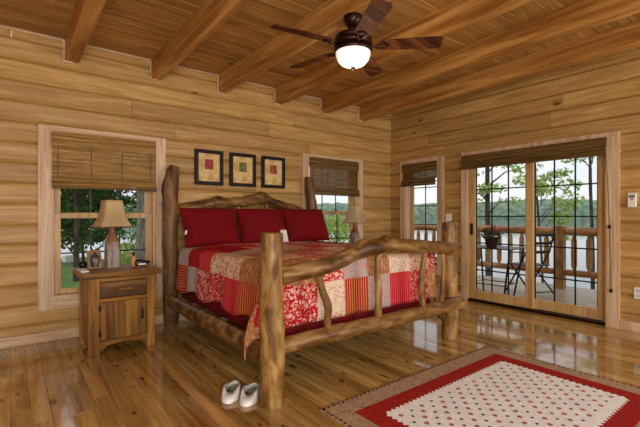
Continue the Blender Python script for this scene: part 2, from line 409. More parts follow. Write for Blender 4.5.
root = bpy.data.objects.new('door_1', None); col.objects.link(root); tag(root, kind='structure')
a0, a1, z0, z1 = D1
mb = MB()
for s0, s1 in ((a0-.115, a0+.004), (a1-.004, a1+.09)): ubox(mb, fr_, s0, s1, -.026, .026, 0, z1+.10, R.random())
mb.build('casing', m_trim, root, bevel=.003)
mb = MB(); ubox(mb, fr_, a0, a1, -.024, .0255, z1, z1+.098, .4); mb.build('head_casing', m_trim, root, bevel=.003)
mb = MB()
ubox(mb, fr_, a0, a0+.025, 0, WT+.02, z0, z1); ubox(mb, fr_, a1-.025, a1, 0, WT+.02, z0, z1); ubox(mb, fr_, a0, a1, 0, WT+.02, z1-.03, z1)
mb.build('door_frame', m_sash, root)
mb = MB(); ubox(mb, fr_, a0-.02, a1+.02, -.012, WT+.1, -.0, .035); mb.build('threshold', m_dark, root, bevel=.004)
mid = -2.275
for (p0, p1, d, has) in ((mid-.045, a1-.02, .03, True), (a0+.02, mid+.05, .078, False)):
    mb = MB(); sw = .085; y0, y1 = .04, z1-.03
    for s0, s1 in ((p0, p0+sw), (p1-sw, p1)): ubox(mb, fr_, s0, s1, d-.022, d+.022, y0, y1)
    ubox(mb, fr_, p0+sw+.0005, p1-sw-.0005, d-.021, d+.021, y0, y0+.12); ubox(mb, fr_, p0+sw+.0005, p1-sw-.0005, d-.021, d+.021, y1-.1, y1)
    s = mb.build('door_panel', m_sash, root, bevel=.003)
    g = MB(); ubox(g, fr_, p0+sw-.01, p1-sw+.01, d-.002, d+.002, y0+.1, y1-.08); g.build('glass', m_glass, s)
    g = MB(); g0, g1 = p0+sw, p1-sw
    for i in range(0, 4):
        x = lerp(g0+.006, g1-.006, i/3); ubox(g, fr_, x-.008, x+.008, d+.003, d+.014, y0+.1, y1-.08)
    for z in (.445, .82, 1.19, 1.56):
        ubox(g, fr_, g0, g1, d+.003, d+.014, z-.008, z+.008)
    g.build('muntin_grid', m_black, s)
    if has:
        h = MB(); ubox(h, fr_, p1-.056, p1-.032, d-.045, d-.02, .93, 1.09); h.build('door_handle', m_dark, s, bevel=.006)

# ------------------------------------------------------------------ blinds
def blind(name, fn, a0, a1, zt, zb, lab, mat, folds, dep=-.03, cord=None, valance=.14):
    root = thing(name, lab, 'window blind')
    loc = Vector(fn((a0+a1)/2, 0, zt)); root.location = loc
    f = lambda t, d, z: tuple(Vector(fn(t, d, z)) - loc)
    mb = MB(); ubox(mb, f, a0, a1, dep-.001, dep+.026, zt-.03, zt); mb.build('head_rail', m_bamh, root)
    def sheet(pts, nm, m, ext=0):
        mb = MB(); th = .004
        out = [(d-th, z) for d, z in pts]; 
        N = 6
        for k in range(len(pts)-1):
            (d0, y0), (d1, y1) = pts[k], pts[k+1]
            vs = [f(a0-ext, d0, y0), f(a1+ext, d0, y0), f(a1+ext, d1, y1), f(a0-ext, d1, y1)]
            mb.add(vs, [(0,1,2,3)])
        o = mb.build(nm, m, root, fix=False)
        md = o.modifiers.new('thick', 'SOLIDIFY'); md.thickness = th; md.offset = 0
        return o
    # main panel, then stacked folds at the bottom
    pts = [(dep+.006, zt-.03)]
    fh = .075; zst = zb + .03 + fh*.55*folds
    pts.append((dep+.006, zst))
    for k in range(folds):
        b = zst - (k+1)*fh*.55
        for t in range(1, 7):
            a = t/6; pts.append((dep - .008 - .028*math.sin(PI*a) - k*.004, lerp(zst - k*fh*.55, b - .025, a)))
        if k < folds-1: pts.append((dep - .006 - k*.004, b))
    sheet(pts, 'slat_panel', mat)
    zv = [(dep-.006, zt+.004), (dep-.014, zt-valance*.5), (dep-.012, zt-valance)]
    sheet(zv, 'valance', mat, .004)
    mb = MB(); ubox(mb, f, a0, a1, dep-.05-.004*folds*.0, dep-.036, zb, zb+.022); mb.build('bottom_bar', m_bamh, root, bevel=.003)
    n = max(2, int((a1-a0)/.28))
    for i in range(n+1):
        mb = MB(); t = lerp(a0+.05, a1-.05, i/n); ubox(mb, f, t-.003, t+.003, dep-.003, dep+.001, zst, zt-.03)
        mb.build('lift_cord', m_bamh, root)
    if cord:
        cy, cz0, cz1, w = cord
        mb = MB(); mb.tube([f(cy+.03, dep+.0-.01, zt-.02), f(cy+.015, w, (cz0+zt)/2), f(cy, w, cz0), f(cy-.015, w, cz1)], .0035, 6)
        mb.build('pull_cord', m_bamh, root)
        for z in (cz0, cz1):
            mb = MB(); c = f(cy if z == cz0 else cy-.015, w, z-.02); mb.lathe([(.006, .02), (.016, .006), (.016, -.012), (.008, -.022)], c, 10); mb.build('cord_bead', m_iron, root)
    return root
blind('roman_shade', fb, -4.79, -3.845, 2.005, 1.46, 'bamboo roman shade half lowered on the left window behind the lamp', m_bam, 2)
blind('roman_shade', fb, -1.735, -.795, 2.035, 1.495, 'brown bamboo roman shade half lowered on the window right of the pictures', m_bamd, 2)
blind('roman_shade', fr_, -.94, -.28, 2.025, 1.665, 'short brown bamboo shade pulled up on the narrow window beside the glass door', m_bamd, 2)
blind('roman_shade', fr_, -3.115, -1.40, 2.035, 1.84, 'wide brown bamboo shade bunched above the sliding glass door', m_bamd, 2, dep=-.075, cord=(-3.135, 1.10, .42, -.045), valance=.11)

# ------------------------------------------------------------------ pictures
def art(name, base, blob, seed):
    n = NT(name, .6); co = n.map(n.obj(), (1,1,1), (seed, seed*.7, seed*1.3))
    a = n.noise(co, 22, 3).outputs['Fac']; b = n.noise(co, 60, 2).outputs['Fac']
    c = n.ramp(a, [(.35, srgb(*base)), (.5, srgb(*blob)), (.62, srgb(*[v*.55 for v in base]))])
    n.color(n.mix(.3, c, n.ramp(b, [(.4, .5), (.6, 1.0)]), 'MULTIPLY')); return n.mat
m_pframe = flatmat('picture_frame_black', (26, 15, 10), .5, 0, .25)
nm_ = NT('picture_mat_aged', .8); a_ = nm_.noise(nm_.map(nm_.obj(), (1,1,1)), 9, 4).outputs['Fac']
nm_.color(nm_.ramp(a_, [(.3, srgb(176,134,70)), (.5, srgb(214,184,122)), (.7, srgb(232,212,160))])); m_pmat = nm_.mat
for (x0, x1, z0_, z1_, lab, mat) in (
    (-3.40, -3.045, 1.565, 1.985, 'black framed picture with a dark red square, leftmost of the three', art('leaf_print_red', (120,24,24), (186,70,60), 1)),
    (-2.96, -2.595, 1.565, 1.985, 'black framed picture with a green square, middle of the three', art('leaf_print_green', (70,80,28), (132,132,54), 5)),
    (-2.51, -2.15, 1.565, 1.985, 'black framed picture with an orange red square, rightmost of the three', art('leaf_print_orange', (150,48,28), (206,96,60), 9))):
    r = thing('framed_picture', lab, 'picture', ((x0+x1)/2, -.002, (z0_+z1_)/2), 0, 'pictures over the bed')
    w, h = (x1-x0)/2, (z1_-z0_)/2; fw = .044
    mb = MB()
    for (p, q, s, t) in ((-w, -w+fw, -h, h), (w-fw, w, -h, h), (-w+fw, w-fw, -h, -h+fw), (-w+fw, w-fw, h-fw, h)): mb.box(p, q, -.03, 0, s, t)
    mb.build('frame', m_pframe, r, bevel=.006)
    mb = MB(); mb.box(-w+fw-.004, w-fw+.004, -.012, -.002, -h+fw-.004, h-fw+.004); mb.build('mat_board', m_pmat, r)
    mb = MB(); mb.box(-.052, .052, -.0145, -.0125, -.022, .098); mb.build('art_print', mat, r)

# ------------------------------------------------------------------ bed
bed = thing('log_bed', 'rustic bed of peeled logs with a patchwork quilt on it', 'bed', (-2.725, -1.24, 0))
BL = Vector((-2.725, -1.24, 0))
def bl(*p): return Vector(p) - BL
def logpart(nm, pts, rad, mat, n=14, seg=7, seed=0, knots=(), bump=.09, flat=1.0):
    ps = spline([bl(*p) for p in pts], seg); mb = MB()
    mb.tube(ps, interp(rad, len(ps)), n, 0, 0.0, capmat=1, bump=bump, seed=seed, knots=[(tuple(bl(*k[0])), k[1], k[2]) for k in knots], flat=flat)
    return mb.build(nm, [mat, m_cut], bed)
logpart('foot_post', [(-3.785,-2.40,0), (-3.78,-2.40,.3), (-3.785,-2.395,.7), (-3.785,-2.40,1.0), (-3.785,-2.40,1.075), (-3.785,-2.40,1.09)], [.072,.082,.078,.073,.071,.071,.071,.062], m_logz, 18, 9, 1)
logpart('foot_post', [(-1.70,-2.29,0), (-1.695,-2.29,.35), (-1.70,-2.285,.8), (-1.70,-2.29,1.1), (-1.70,-2.29,1.125)], [.076,.08,.076,.074,.072,.06], m_logz, 18, 9, 2)
logpart('head_post', [(-3.70,-.125,0), (-3.71,-.125,.5), (-3.715,-.12,1.1), (-3.71,-.12,1.45), (-3.685,-.12,1.66), (-3.665,-.12,1.745)], [.075,.083,.08,.084,.078,.066,.055], m_bark, 18, 9, 3, knots=[((-3.78,-.12,1.52), .12, .02)])
logpart('head_post', [(-1.73,-.125,0), (-1.735,-.125,.6), (-1.75,-.12,1.2), (-1.80,-.12,1.55), (-1.815,-.12,1.74)], [.078,.082,.078,.072,.066,.055], m_bark, 16, 9, 4)
logpart('headboard_rail', [(-3.68,-.125,1.24), (-3.45,-.125,1.30), (-3.17,-.12,1.345), (-2.86,-.12,1.365), (-2.57,-.115,1.41), (-2.40,-.115,1.37), (-2.15,-.12,1.30), (-1.75,-.12,1.20)],
        [.06,.062,.062,.06,.066,.058,.055,.05], m_log, 16, 8, 5, knots=[((-3.17,-.14,1.41), .07, .03), ((-2.57,-.13,1.49), .10, .035), ((-2.93,-.14,1.43), .05, .015), ((-2.1,-.14,1.32), .06, .015)], bump=.14)
logpart('headboard_rail', [(-3.68,-.12,.72), (-2.7,-.12,.74), (-1.75,-.12,.72)], [.055,.06,.055], m_log, 12, 8, 6)
for x, z in ((-3.3, 1.28), (-2.9, 1.33), (-2.5, 1.36), (-2.1, 1.28)):
    logpart('spindle', [(x,-.12,.74), (x+.02,-.12,1.0), (x,-.12,z)], [.028,.03,.026], m_logz, 10, 5, x)
# foot board
logpart('foot_rail', [(-3.70,-2.35,.80), (-3.55,-2.355,.815), (-3.38,-2.36,.83), (-3.19,-2.36,.865), (-2.99,-2.365,.925), (-2.78,-2.375,.957), (-2.53,-2.385,.945), (-2.13,-2.39,.915), (-1.88,-2.40,.89), (-1.745,-2.405,.882)],
        [.062,.06,.058,.058,.06,.066,.064,.06,.058,.057,.055], m_log, 16, 8, 7, knots=[((-2.96,-2.36,1.0), .06, .025), ((-2.70,-2.36,1.03), .055, .025), ((-3.3,-2.42,.80), .05, .012)], bump=.13)
logpart('foot_rail', [(-3.70,-2.35,.335), (-3.3,-2.365,.342), (-2.78,-2.38,.345), (-2.13,-2.40,.36), (-1.70,-2.42,.375)], [.06,.058,.062,.058,.06,.056], m_log, 16, 8, 8, bump=.12)
logpart('spindle', [(-3.375,-2.355,.80), (-3.35,-2.36,.68), (-3.30,-2.37,.55), (-3.30,-2.365,.46), (-3.30,-2.365,.36)], [.026,.028,.03,.026,.028], m_logz, 10, 6, 9)
logpart('spindle', [(-2.64,-2.38,.91), (-2.79,-2.385,.885), (-2.81,-2.385,.80), (-2.80,-2.385,.6), (-2.80,-2.38,.36)], [.022,.024,.026,.03,.03], m_logz, 10, 6, 10)
logpart('spindle', [(-2.20,-2.39,.90), (-2.25,-2.395,.78), (-2.27,-2.395,.6), (-2.25,-2.395,.38)], [.022,.025,.03,.028], m_logz, 10, 6, 11)
logpart('spindle', [(-1.98,-2.40,.89), (-1.96,-2.40,.7), (-1.99,-2.40,.39)], [.018,.02,.022], m_logz, 10, 6, 12)
for sx, x in ((-1, -3.725), (1, -1.735)):
    y1 = -2.36 if sx < 0 else -2.28
    logpart('side_rail', [(x,-.13,.27), (x,-.9,.265), (x+.003,-1.6,.262), (x,y1,.25)], [.076,.078,.078,.076], m_log, 14, 8, 13+sx, bump=.05, flat=.55)
for y in (-.5, -1.2, -1.9):
    mb = MB(); p = bl(-2.73, y, .27); mb.box(-.96, .96, p.y-.05, p.y+.05, .25, .298); mb.build('slat', m_oakh, bed)

MX0, MX1, MY0, MY1 = -3.67, -1.80, -.22, -2.20
def rbox(x0, x1, y0, y1, z0, z1):
    mb = MB(); mb.box(x0, x1, y0, y1, z0, z1); return mb
o = rbox(MX0+.035, MX1-.03, MY1+.03, MY0, .30, .60).build('box_spring', m_skirt, bevel=.03); tag(o, 'box spring under a dark red bed skirt, inside the log bed', 'box spring')
o = rbox(MX0+.05, MX1-.05, MY1+.05, MY0, .602, .825).build('mattress', m_matt, bevel=.06); tag(o, 'thick mattress under the patchwork quilt on the log bed', 'mattress')

# quilt: a sheet draped over the mattress, corner falling beside the front post
def quilt():
    nu, nv = 100, 80; zt = .85; rr = .06
    hw = (MX1-MX0)/2; cx = (MX0+MX1)/2; L = MY0-MY1-.10
    od, of = .40, .42
    vs = []; uvs = []
    sm = lambda t, a, b: (lambda q: q*q*(3-2*q))(max(0, min(1, (t-a)/(b-a))))
    def drop(p):           # arc round the mattress edge; returns outward, down
        if p < rr*PI/2: a = p/rr; return rr*math.sin(a), rr*(1-math.cos(a))
        return rr + .02*min(1, (p-rr*PI/2)/.3), rr + p - rr*PI/2
    for j in range(nv+1):
        v = lerp(0, L+of, j/nv)
        for i in range(nu+1):
            u = lerp(-hw-od, hw+od, i/nu); side = -1 if u < 0 else 1
            a = max(0, abs(u)-hw+rr); b = max(0, v-L+rr)
            x0 = cx + side*min(abs(u), hw-rr); y0 = MY0 - .1 - min(v, L-rr)
            q = Vector((u*1.0, v, 0))
            if a and b:
                p = math.hypot(a, b); th = math.atan2(b, a)/(PI/2); o_, d_ = drop(p)
                if side < 0:
                    ox = o_*(1 - sm(th, .62, 1.0)) + .13*sm(p, .1, .55)*sm(th, .0, .4)*(1-sm(th, .6, .95))
                    oy = o_*sm(th, .55, 1.0) - .03*sm(th, .0, .35)*(1-sm(th, .6, .9))*sm(p, .1, .4)
                else:
                    ox = o_*math.cos(th*PI/2); oy = o_*math.sin(th*PI/2)
                pt = Vector((x0 + side*ox, y0 - oy, zt - d_*(1 + .07*sm(th, .1, .5)*sm(1-th, .1, .5))))
            elif a:
                o_, d_ = drop(a); w = .012*math.sin(v*9+1)*min(1, d_/.3) + .008*math.sin(v*23)*min(1, d_/.3)
                hem = 1 + .05*math.sin(v*11)*(a/od)
                pt = Vector((x0 + side*(o_+w), y0, zt - d_*hem))
            elif b:
                o_, d_ = drop(b); w = .006*math.sin(u*13)*min(1, d_/.3)
                pt = Vector((x0, y0 - o_*.8 - w, zt - d_))
            else:
                e = min(hw-abs(u), L-v+.1)
                pt = Vector((x0, y0, zt + .012*noise.noise(Vector((u*3, v*3, 0))) + .018*sm(e, .05, .5)))
            vs.append(pt); uvs.append((i/nu*2.8, j/nv*2.24, 0))
    W = nu+1
    fs = [(j*W+i, j*W+i+1, (j+1)*W+i+1, (j+1)*W+i) for j in range(nv) for i in range(nu)]
    # patch kinds, head to foot (rows) and left hem to right hem (columns)
    rows = ['8350767051', '3225a03269', '0529109537', '6137a5a083', '5144612917', '84a0a72605', '4849347a06', '460783564a']
    kinds = '0123456789a'
    mb = MB(); mb.add(vs, fs, smooth=True)
    for q in range(len(fs)):
        jj, ii = divmod(q, nu); mb.r[q] = (kinds.index(rows[min(7, jj//10)][min(9, ii//10)]) + .5)/11
    o = mb.build('quilt', m_quilt)
    at = o.data.attributes.new('quv', 'FLOAT_VECTOR', 'POINT')
    for k, q in enumerate(uvs): at.data[k].vector = q
    md = o.modifiers.new('thick', 'SOLIDIFY'); md.thickness = .012; md.offset = 1
    return o
tag(quilt(), 'red and beige patchwork quilt spread over the log bed', 'quilt')

def cushion(w, h, t, n=26, seed=0, fl=.03):
    mb = MB(); vs = []; W = n+1
    for s in (1, -1):
        for j in range(W):
            for i in range(W):
                a, b = 2*i/n-1, 2*j/n-1
                pin = 1 - .05*(1-a*a)*b*b; pin2 = 1 - .05*(1-b*b)*a*a
                k = max(0, (1-abs(a)**3.2))*max(0, (1-abs(b)**3.2))
                z = s*(t/2*k**.55 + .004) + .012*noise.noise(Vector((a*2.2+seed, b*2.2, s)))*k
                vs.append((a*w/2*pin2, b*h/2*pin, z))
    fs = []
    for j in range(n):
        for i in range(n):
            q = (j*W+i, j*W+i+1, (j+1)*W+i+1, (j+1)*W+i); fs.append(q); fs.append(tuple(W*W+x for x in q[::-1]))
    edge = [(i, i+1) for i in range(n)] + [(i*W+n, (i+1)*W+n) for i in range(n)] + [(n*W+i+1, n*W+i) for i in range(n)] + [((i+1)*W, i*W) for i in range(n)]
    for a, b in edge: fs.append((b, a, W*W+a, W*W+b))
    mb.add(vs, fs, smooth=True); return mb
for k, (x, w, lab, rz, y) in enumerate(((-3.335, .65, 'plump dark red pillow leaning at the left of the row, nearest the tall post', .02, -.37), (-2.685, .645, 'plump dark red pillow in the middle of the row', -.02, -.38), (-2.03, .66, 'plump dark red pillow at the right of the row, near the right lamp', -.02, -.37))):
    t = thing('pillow', lab, 'pillow', (x, y, .884), rz, 'red pillows on the bed')
    p = cushion(w, .46, .22, seed=k*5).build('cover', m_red, t, (0, .03, .19), (math.radians(66), 0, 0))
    if k == 0:
        mb = MB(); mb.box(-.012, .012, -.003, 0, -.045, 0); mb.build('care_tag', m_white, t, (-.305, -.04, .16), (.2, 0, .15))
# folded card on the bed
m_cblue = flatmat('card_blue_print', (70, 90, 150), .5)
r = thing('folded_card', 'small white folded card standing on the quilt before the middle pillow', 'card', (-2.565, -.63, .89), .25)
for s in (-1, 1):
    mb = MB(); mb.add([(-.05, s*.035, 0), (.05, s*.035, 0), (.05, 0, .14), (-.05, 0, .14)], [(0,1,2,3)])
    o = mb.build('leaf', m_white, r); md = o.modifiers.new('t', 'SOLIDIFY'); md.thickness = .0015
    if s < 0:
        mb = MB(); mb.add([(-.03, -.0285, .03), (.02, -.0285, .03), (.02, -.0135, .09), (-.03, -.0135, .09)], [(0,1,2,3)])
        o = mb.build('print', m_cblue, o); md = o.modifiers.new('t', 'SOLIDIFY'); md.thickness = .001; md.offset = 0

# ------------------------------------------------------------------ nightstands
def nightstand(loc, lab, rz=0):
    r = thing('nightstand', lab, 'nightstand', loc, rz, 'rustic nightstands')
    w, d = .27, .245         # half sizes of the body; front at -d
    mb = MB(); mb.box(-.32, .315, -d-.05, d+.03, .665, .715, 0, .3); mb.build('top', m_oakh, r, bevel=.008)
    for x0, x1 in ((-w, -w+.085), (w-.07, w)):
        for y0, y1 in ((-d, -d+.06), (d-.06, d)):
            mb = MB(); mb.box(x0, x1, y0, y1, 0, .665, 0, R.random()); mb.build('corner_post', m_oak, r, bevel=.005)
    for x in (-w+.012, w-.03):
        mb = MB(); mb.box(x, x+.018, -d+.05, d-.05, .06, .66, 0, R.random()); mb.build('side_panel', m_oak, r)
    mb = MB(); mb.box(-w+.08, w-.06, d-.03, d-.012, .06, .66, 0, .4); mb.build('back_panel', m_oakh, r)
    xa, xb = -w+.083, w-.068
    mb = MB(); mb.box(xa, xb, -d+.01, -d+.035, .625, .665, 0, .5); mb.box(xa, xb, -d+.004, -d+.03, .452, .482, 0, .9); mb.build('face_rail', m_oakh, r, bevel=.003)
    mb = MB(); mb.box(xa+.006, xb-.006, -d+.006, -d+.03, .486, .621, 0, .3); dr = mb.build('drawer', m_oakd, r, bevel=.004)
    mb = MB(); mb.tube([(-.06, -d+.006, .553), (-.058, -d-.022, .555), (0, -d-.028, .556), (.068, -d-.022, .557), (.07, -d+.006, .556)], .011, 8); mb.build('handle', m_oak, dr)
    mb = MB(); mb.box(xa+.006, xb-.006, -d+.002, -d+.026, .125, .448, 0, .7); dd = mb.build('door', m_oak, r, bevel=.004)
    mb = MB(); mb.tube([(xb-.045, -d+.004, .27), (xb-.045, -d-.018, .275), (xb-.045, -d-.018, .345), (xb-.045, -d+.004, .35)], .007, 8); mb.build('handle', m_iron, dd)
    for z in (.16, .38):
        mb = MB(); mb.box(xa-.008, xa+.012, -d-.004, -d+.004, z, z+.05); mb.build('hinge', m_iron, dd)
    # scalloped apron
    pts = [(xa, .122), (xa, .03), (xa+.03, .035), (xa+.05, .07)] + [(lerp(xa+.05, xb-.05, t/8), .07+.018*math.sin(PI*t/8)) for t in range(1, 8)] + [(xb-.05, .07), (xb-.03, .035), (xb, .03), (xb, .122)]
    mb = MB(); mb.prism([(p, q) for p, q in pts], -d+.006, -d+.028, lambda t, p, q: (p, t, q), 0, .2); mb.build('apron', m_oakh, r)
    mb = MB(); mb.box(-w+.02, w-.02, -d+.04, d-.03, .10, .12); mb.build('bottom_shelf', m_oakh, r)
    return r
nightstand((-4.315, -.50, 0), 'rustic wooden nightstand with drawer and door, left of the bed under the window', .02)
nightstand((-1.25, -.44, 0), 'rustic wooden nightstand right of the bed, mostly hidden behind it')

n_ = NT('weathered_paint', .7); c0_ = n_.noise(n_.map(n_.obj(), (14, 14, 4)), 1, 5, .7).outputs['Fac']
n_.color(n_.ramp(c0_, [(.36, srgb(92,62,42)), (.48, srgb(146,136,124)), (.7, srgb(186,176,164))])); m_paint = n_.mat
m_neck = flatmat('lamp_neck_wood', (132, 78, 38), .4)
m_brass = flatmat('lamp_brass', (150, 110, 60), .3, .9)
def lamp(loc, lab, shade, rz=0.5):
    r = thing('table_lamp', lab, 'lamp', loc, rz, 'bottle shaped table lamps')
    def sq(hw, z, k=.75, n=6):
        ring = []
        for q in range(4):
            for i in range(n):
                a = PI/2*q + PI/2*i/n
                c, s = math.cos(a), math.sin(a)
                e = 2/ (k*10)
                ring.append((hw*abs(c)**e*(1 if c > 0 else -1), hw*abs(s)**e*(1 if s > 0 else -1), z))
        return ring
    mb = MB(); mb.rings([sq(h, z, .6) for h, z in ((.056, 0), (.058, .01), (.055, .16), (.053, .225), (.05, .24))]); mb.build('base', m_paint, r)
    mb = MB(); mb.rings([sq(h, z, k) for h, z, k in ((.049, .24, .6), (.04, .28, .5), (.027, .315, .3), (.023, .34, .2), (.024, .37, .2))]); mb.build('neck', m_neck, r)
    mb = MB(); mb.lathe([(.018, .37), (.018, .41), (.006, .415), (.006, .615), (.012, .62), (.009, .64), (0.001, .645)], n=12); mb.build('stem', m_brass, r)
    hs = [(.146, .38), (.127, .41), (.110, .445), (.096, .49), (.085, .545), (.078, .595), (.075, .625)]
    mb = MB(); mb.rings([sq(h, z, .8, 8) for h, z in hs], cap=(False, False)); o = mb.build('lamp_shade', shade, r)
    md = o.modifiers.new('t', 'SOLIDIFY'); md.thickness = .003
    mb = MB(); mb.rings([sq(h+.002, z, .8, 8) for h, z in ((.145, .376), (.145, .386))], cap=(False, False)); b = mb.build('trim_band', m_neck, o); md = b.modifiers.new('t', 'SOLIDIFY'); md.thickness = .004
    mb = MB()
    for a in range(4): mb.tube([(0, 0, .615), (.074*math.cos(a*PI/2), .074*math.sin(a*PI/2), .615)], .002, 5)
    mb.build('shade_spider', m_brass, o)
    return r
NT_ = .716
lamp((-4.35, -.46, NT_), 'table lamp with tan bell shade on the left nightstand', m_shade, .15)
lamp((-1.25, -.45, NT_), 'table lamp with pale bell shade behind the bed, before the right window', m_shade2, .3)

# photo frame, duck decoy, paper, black ornament on the left nightstand
m_fr = flatmat('small_frame_wood', (150, 116, 76), .5); n_ = NT('snapshot', .4)
a_ = n_.noise(n_.map(n_.obj(), (26, 26, 12)), 1, 2).outputs['Fac']; n_.color(n_.ramp(a_, [(.4, srgb(40,34,34)), (.5, srgb(120,110,100)), (.6, srgb(196,186,170))])); m_snap = n_.mat
r = thing('photo_frame', 'small wooden photo frame leaning back on the left nightstand', 'photo frame', (-4.49, -.50, NT_), .35)
tl = Matrix.Rotation(-.22, 4, 'X')
def tilt(mb): mb.v = [tuple(tl @ Vector(p)) for p in mb.v]; return mb
mb = MB(); w, h, f = .062, .17, .018
for (p, q, s, t) in ((-w, -w+f, 0, h), (w-f, w, 0, h), (-w+f, w-f, 0, f), (-w+f, w-f, h-f, h)): mb.box(p, q, -.008, .008, s, t)
tilt(mb).build('frame', m_fr, r, (0, 0, .001), bevel=.003)
mb = MB(); mb.box(-w+f-.002, w-f+.002, -.004, .002, f-.002, h-f+.002); tilt(mb).build('photo', m_snap, r, (0, 0, .001))
mb = MB(); mb.add([(-.02, .027, .11), (.02, .027, .11), (.02, .085, .002), (-.02, .085, .002)], [(0,1,2,3)]); o = mb.build('easel_back', m_black, r); md = o.modifiers.new('t', 'SOLIDIFY'); md.thickness = .003

r = thing('duck_figurine', 'small carved duck figurine on the left nightstand, right of the lamp', 'figurine', (-4.135, -.56, NT_), 0)
m_breast = flatmat('duck_breast', (196, 128, 74), .5); m_dhead = flatmat('duck_head', (44, 28, 20), .4); m_dbody = flatmat('duck_body', (30, 30, 36), .4)
mb = MB(); ps = spline([(-.055, 0, .03), (-.03, 0, .036), (.02, 0, .036), (.065, 0, .034), (.10, 0, .045)], 5); mb.tube(ps, interp([.012, .030, .036, .03, .018, .004], len(ps)), 12); mb.build('body', m_dbody, r)
mb = MB(); mb.box(-.02, .05, -.039, -.034, .018, .034); mb.build('wing_patch', m_white, r, bevel=.002)
mb = MB(); ps = spline([(-.05, 0, .0), (-.055, 0, .04), (-.048, 0, .08), (-.05, 0, .105)], 5); mb.tube(ps, interp([.016, .024, .018, .015], len(ps)), 12); mb.build('neck', m_breast, r)
mb = MB(); ps = spline([(-.036, 0, .118), (-.05, 0, .122), (-.064, 0, .118)], 4); mb.tube(ps, interp([.006, .02, .02, .01], len(ps)), 12); hd = mb.build('head', m_dhead, r)
mb = MB(); mb.tube([(-.066, 0, .117), (-.082, 0, .113), (-.092, 0, .111)], [.009, .006, .004], 8); mb.build('bill', m_breast, hd)
mb = MB(); mb.box(-.075, .06, -.03, .03, 0, .008); mb.build('stand', m_neck, r, bevel=.002)

mb = MB(); mb.lathe([(.012, 0), (.03, .006), (.036, .03), (.032, .052), (.018, .066), (.003, .07)], n=16)
tag(mb.build('round_ornament', m_black, loc=(-4.575, -.385, NT_)), 'small round black ornament behind the photo frame', 'ornament')
mb = MB(); mb.box(-.03, .03, -.14, .10, 0, .012); tag(mb.build('booklet', m_white, loc=(-4.60, -.56, NT_), rot=(0, 0, .02), bevel=.002), 'white booklet lying at the left edge of the nightstand top', 'booklet')

# ------------------------------------------------------------------ slippers
def slipper(loc, rz, lab):
    r = thing('slipper', lab, 'slipper', loc, rz, 'white slippers by the bed')
    # toe towards -Y
    def outline(t, k=1.0):   # t 0..1 angle, returns x,y of a foot-shaped oval
        a = 2*PI*t; y = -.138*math.cos(a); x = .058*math.sin(a)*(1 + .18*math.cos(a)); return x*k, y*k
    N = 28; rs = []
    for k, z in ((.93, .0), (1.0, .004), (1.0, .016), (.97, .02)): rs.append([(*outline(i/N, k), z) for i in range(N)])
    mb = MB(); mb.rings(rs); mb.build('sole', m_white, r)
    # upper: vamp closed over the toe, low rim round the heel
    rs = []
    for j in range(9):
        q = j/8; ring = []
        for i in range(N):
            x, y = outline(i/N, .98)
            f = (lambda s: s*s*(3-2*s))(max(0, min(1, (-y-.015)/.095)))      # 1 at the toe
            top = .030 + .022*math.sin(PI*min(1, max(0, (-y+.09)/.2)))
            inn = lerp(.84, .40, f)                                          # how far the upper closes in
            kx = lerp(1.0, inn, q**1.6); z = .018 + top*math.sin(min(1, q*1.15)*PI/2) - f*.012*q*q
            cy = .02
            ring.append((x*kx, cy + (y-cy)*kx, z))
        rs.append(ring)
    mb = MB(); mb.rings(rs, cap=(False, False)); o = mb.build('upper', m_terry, r); md = o.modifiers.new('t', 'SOLIDIFY'); md.thickness = .007; md.offset = -1
    mb = MB(); mb.rings([[(*outline(i/N, .86), .0215)for i in range(N)], [(*outline(i/N, .84), .025) for i in range(N)]]); mb.build('insole', fabric('insole_grey', (170,172,160)) if not bpy.data.materials.get('insole_grey') else bpy.data.materials['insole_grey'], r)
    mb = MB(); mb.tube([(-.018, -.070, .058), (0, -.074, .063), (.018, -.070, .058)], [.004, .009, .004], 8); mb.build('bow', m_black, r)
    return r
slipper((-3.93, -2.13, .001), -.66, 'white slipper lying on the floor, the left one of the pair')
slipper((-3.85, -2.24, .001), -.74, 'white slipper lying on the floor, the one next to the bed post')

# ------------------------------------------------------------------ rug
def rugmat(name, c, k=.82):
    n = NT(name, .95, spec=.05); a = n.noise(n.map(n.obj(), (40, 40, 40)), 1, 4).outputs['Fac']
    n.color(n.ramp(a, [(.3, srgb(*[v*k for v in c])), (.7, srgb(*c))])); n.bump(a, .5, .004); return n.mat
m_beige = rugmat('rug_beige', (180, 150, 122)); m_rred = rugmat('rug_red', (166, 44, 38)); m_cream = rugmat('rug_cream', (240, 238, 238), .9)
m_rpink = rugmat('rug_pink_dot', (186, 110, 112)); m_rdark = rugmat('rug_dark_dot', (78, 66, 76)); m_rbrown = rugmat('rug_brown_dash', (92, 66, 50))
mb = MB(); hx, hy = .965, .70
mb.box(-hx, hx, -hy, hy, 0, .010, 0)
mb.box(-.825, .825, -.545, .545, .010, .0115, 1)
fx, fy = .685, .41; pts = []
def saw(x0, y0, x1, y1, n, ox, oy):
    out = []
    for i in range(n):
        out.append((lerp(x0, x1, i/n), lerp(y0, y1, i/n))); t = (i+.5)/n; out.append((lerp(x0, x1, t)+ox, lerp(y0, y1, t)+oy))
    return out
s_ = .022
pts = saw(-fx, -fy, fx, -fy, 34, 0, -s_) + saw(fx, -fy, fx, fy, 20, s_, 0) + saw(fx, fy, -fx, fy, 34, 0, s_) + saw(-fx, fy, -fx, -fy, 20, -s_, 0)
mb.prism(pts, .0114, .0128, lambda t, p, q: (p, q, t), 2)
def dot(x, y, r, mat, n=4, ph=0.0):
    mb.prism([(r*math.cos(ph+2*PI*i/n), r*math.sin(ph+2*PI*i/n)) for i in range(n)], .0127, .0133, lambda t, p, q: (x+p, y+q, t), mat)
dx = .098
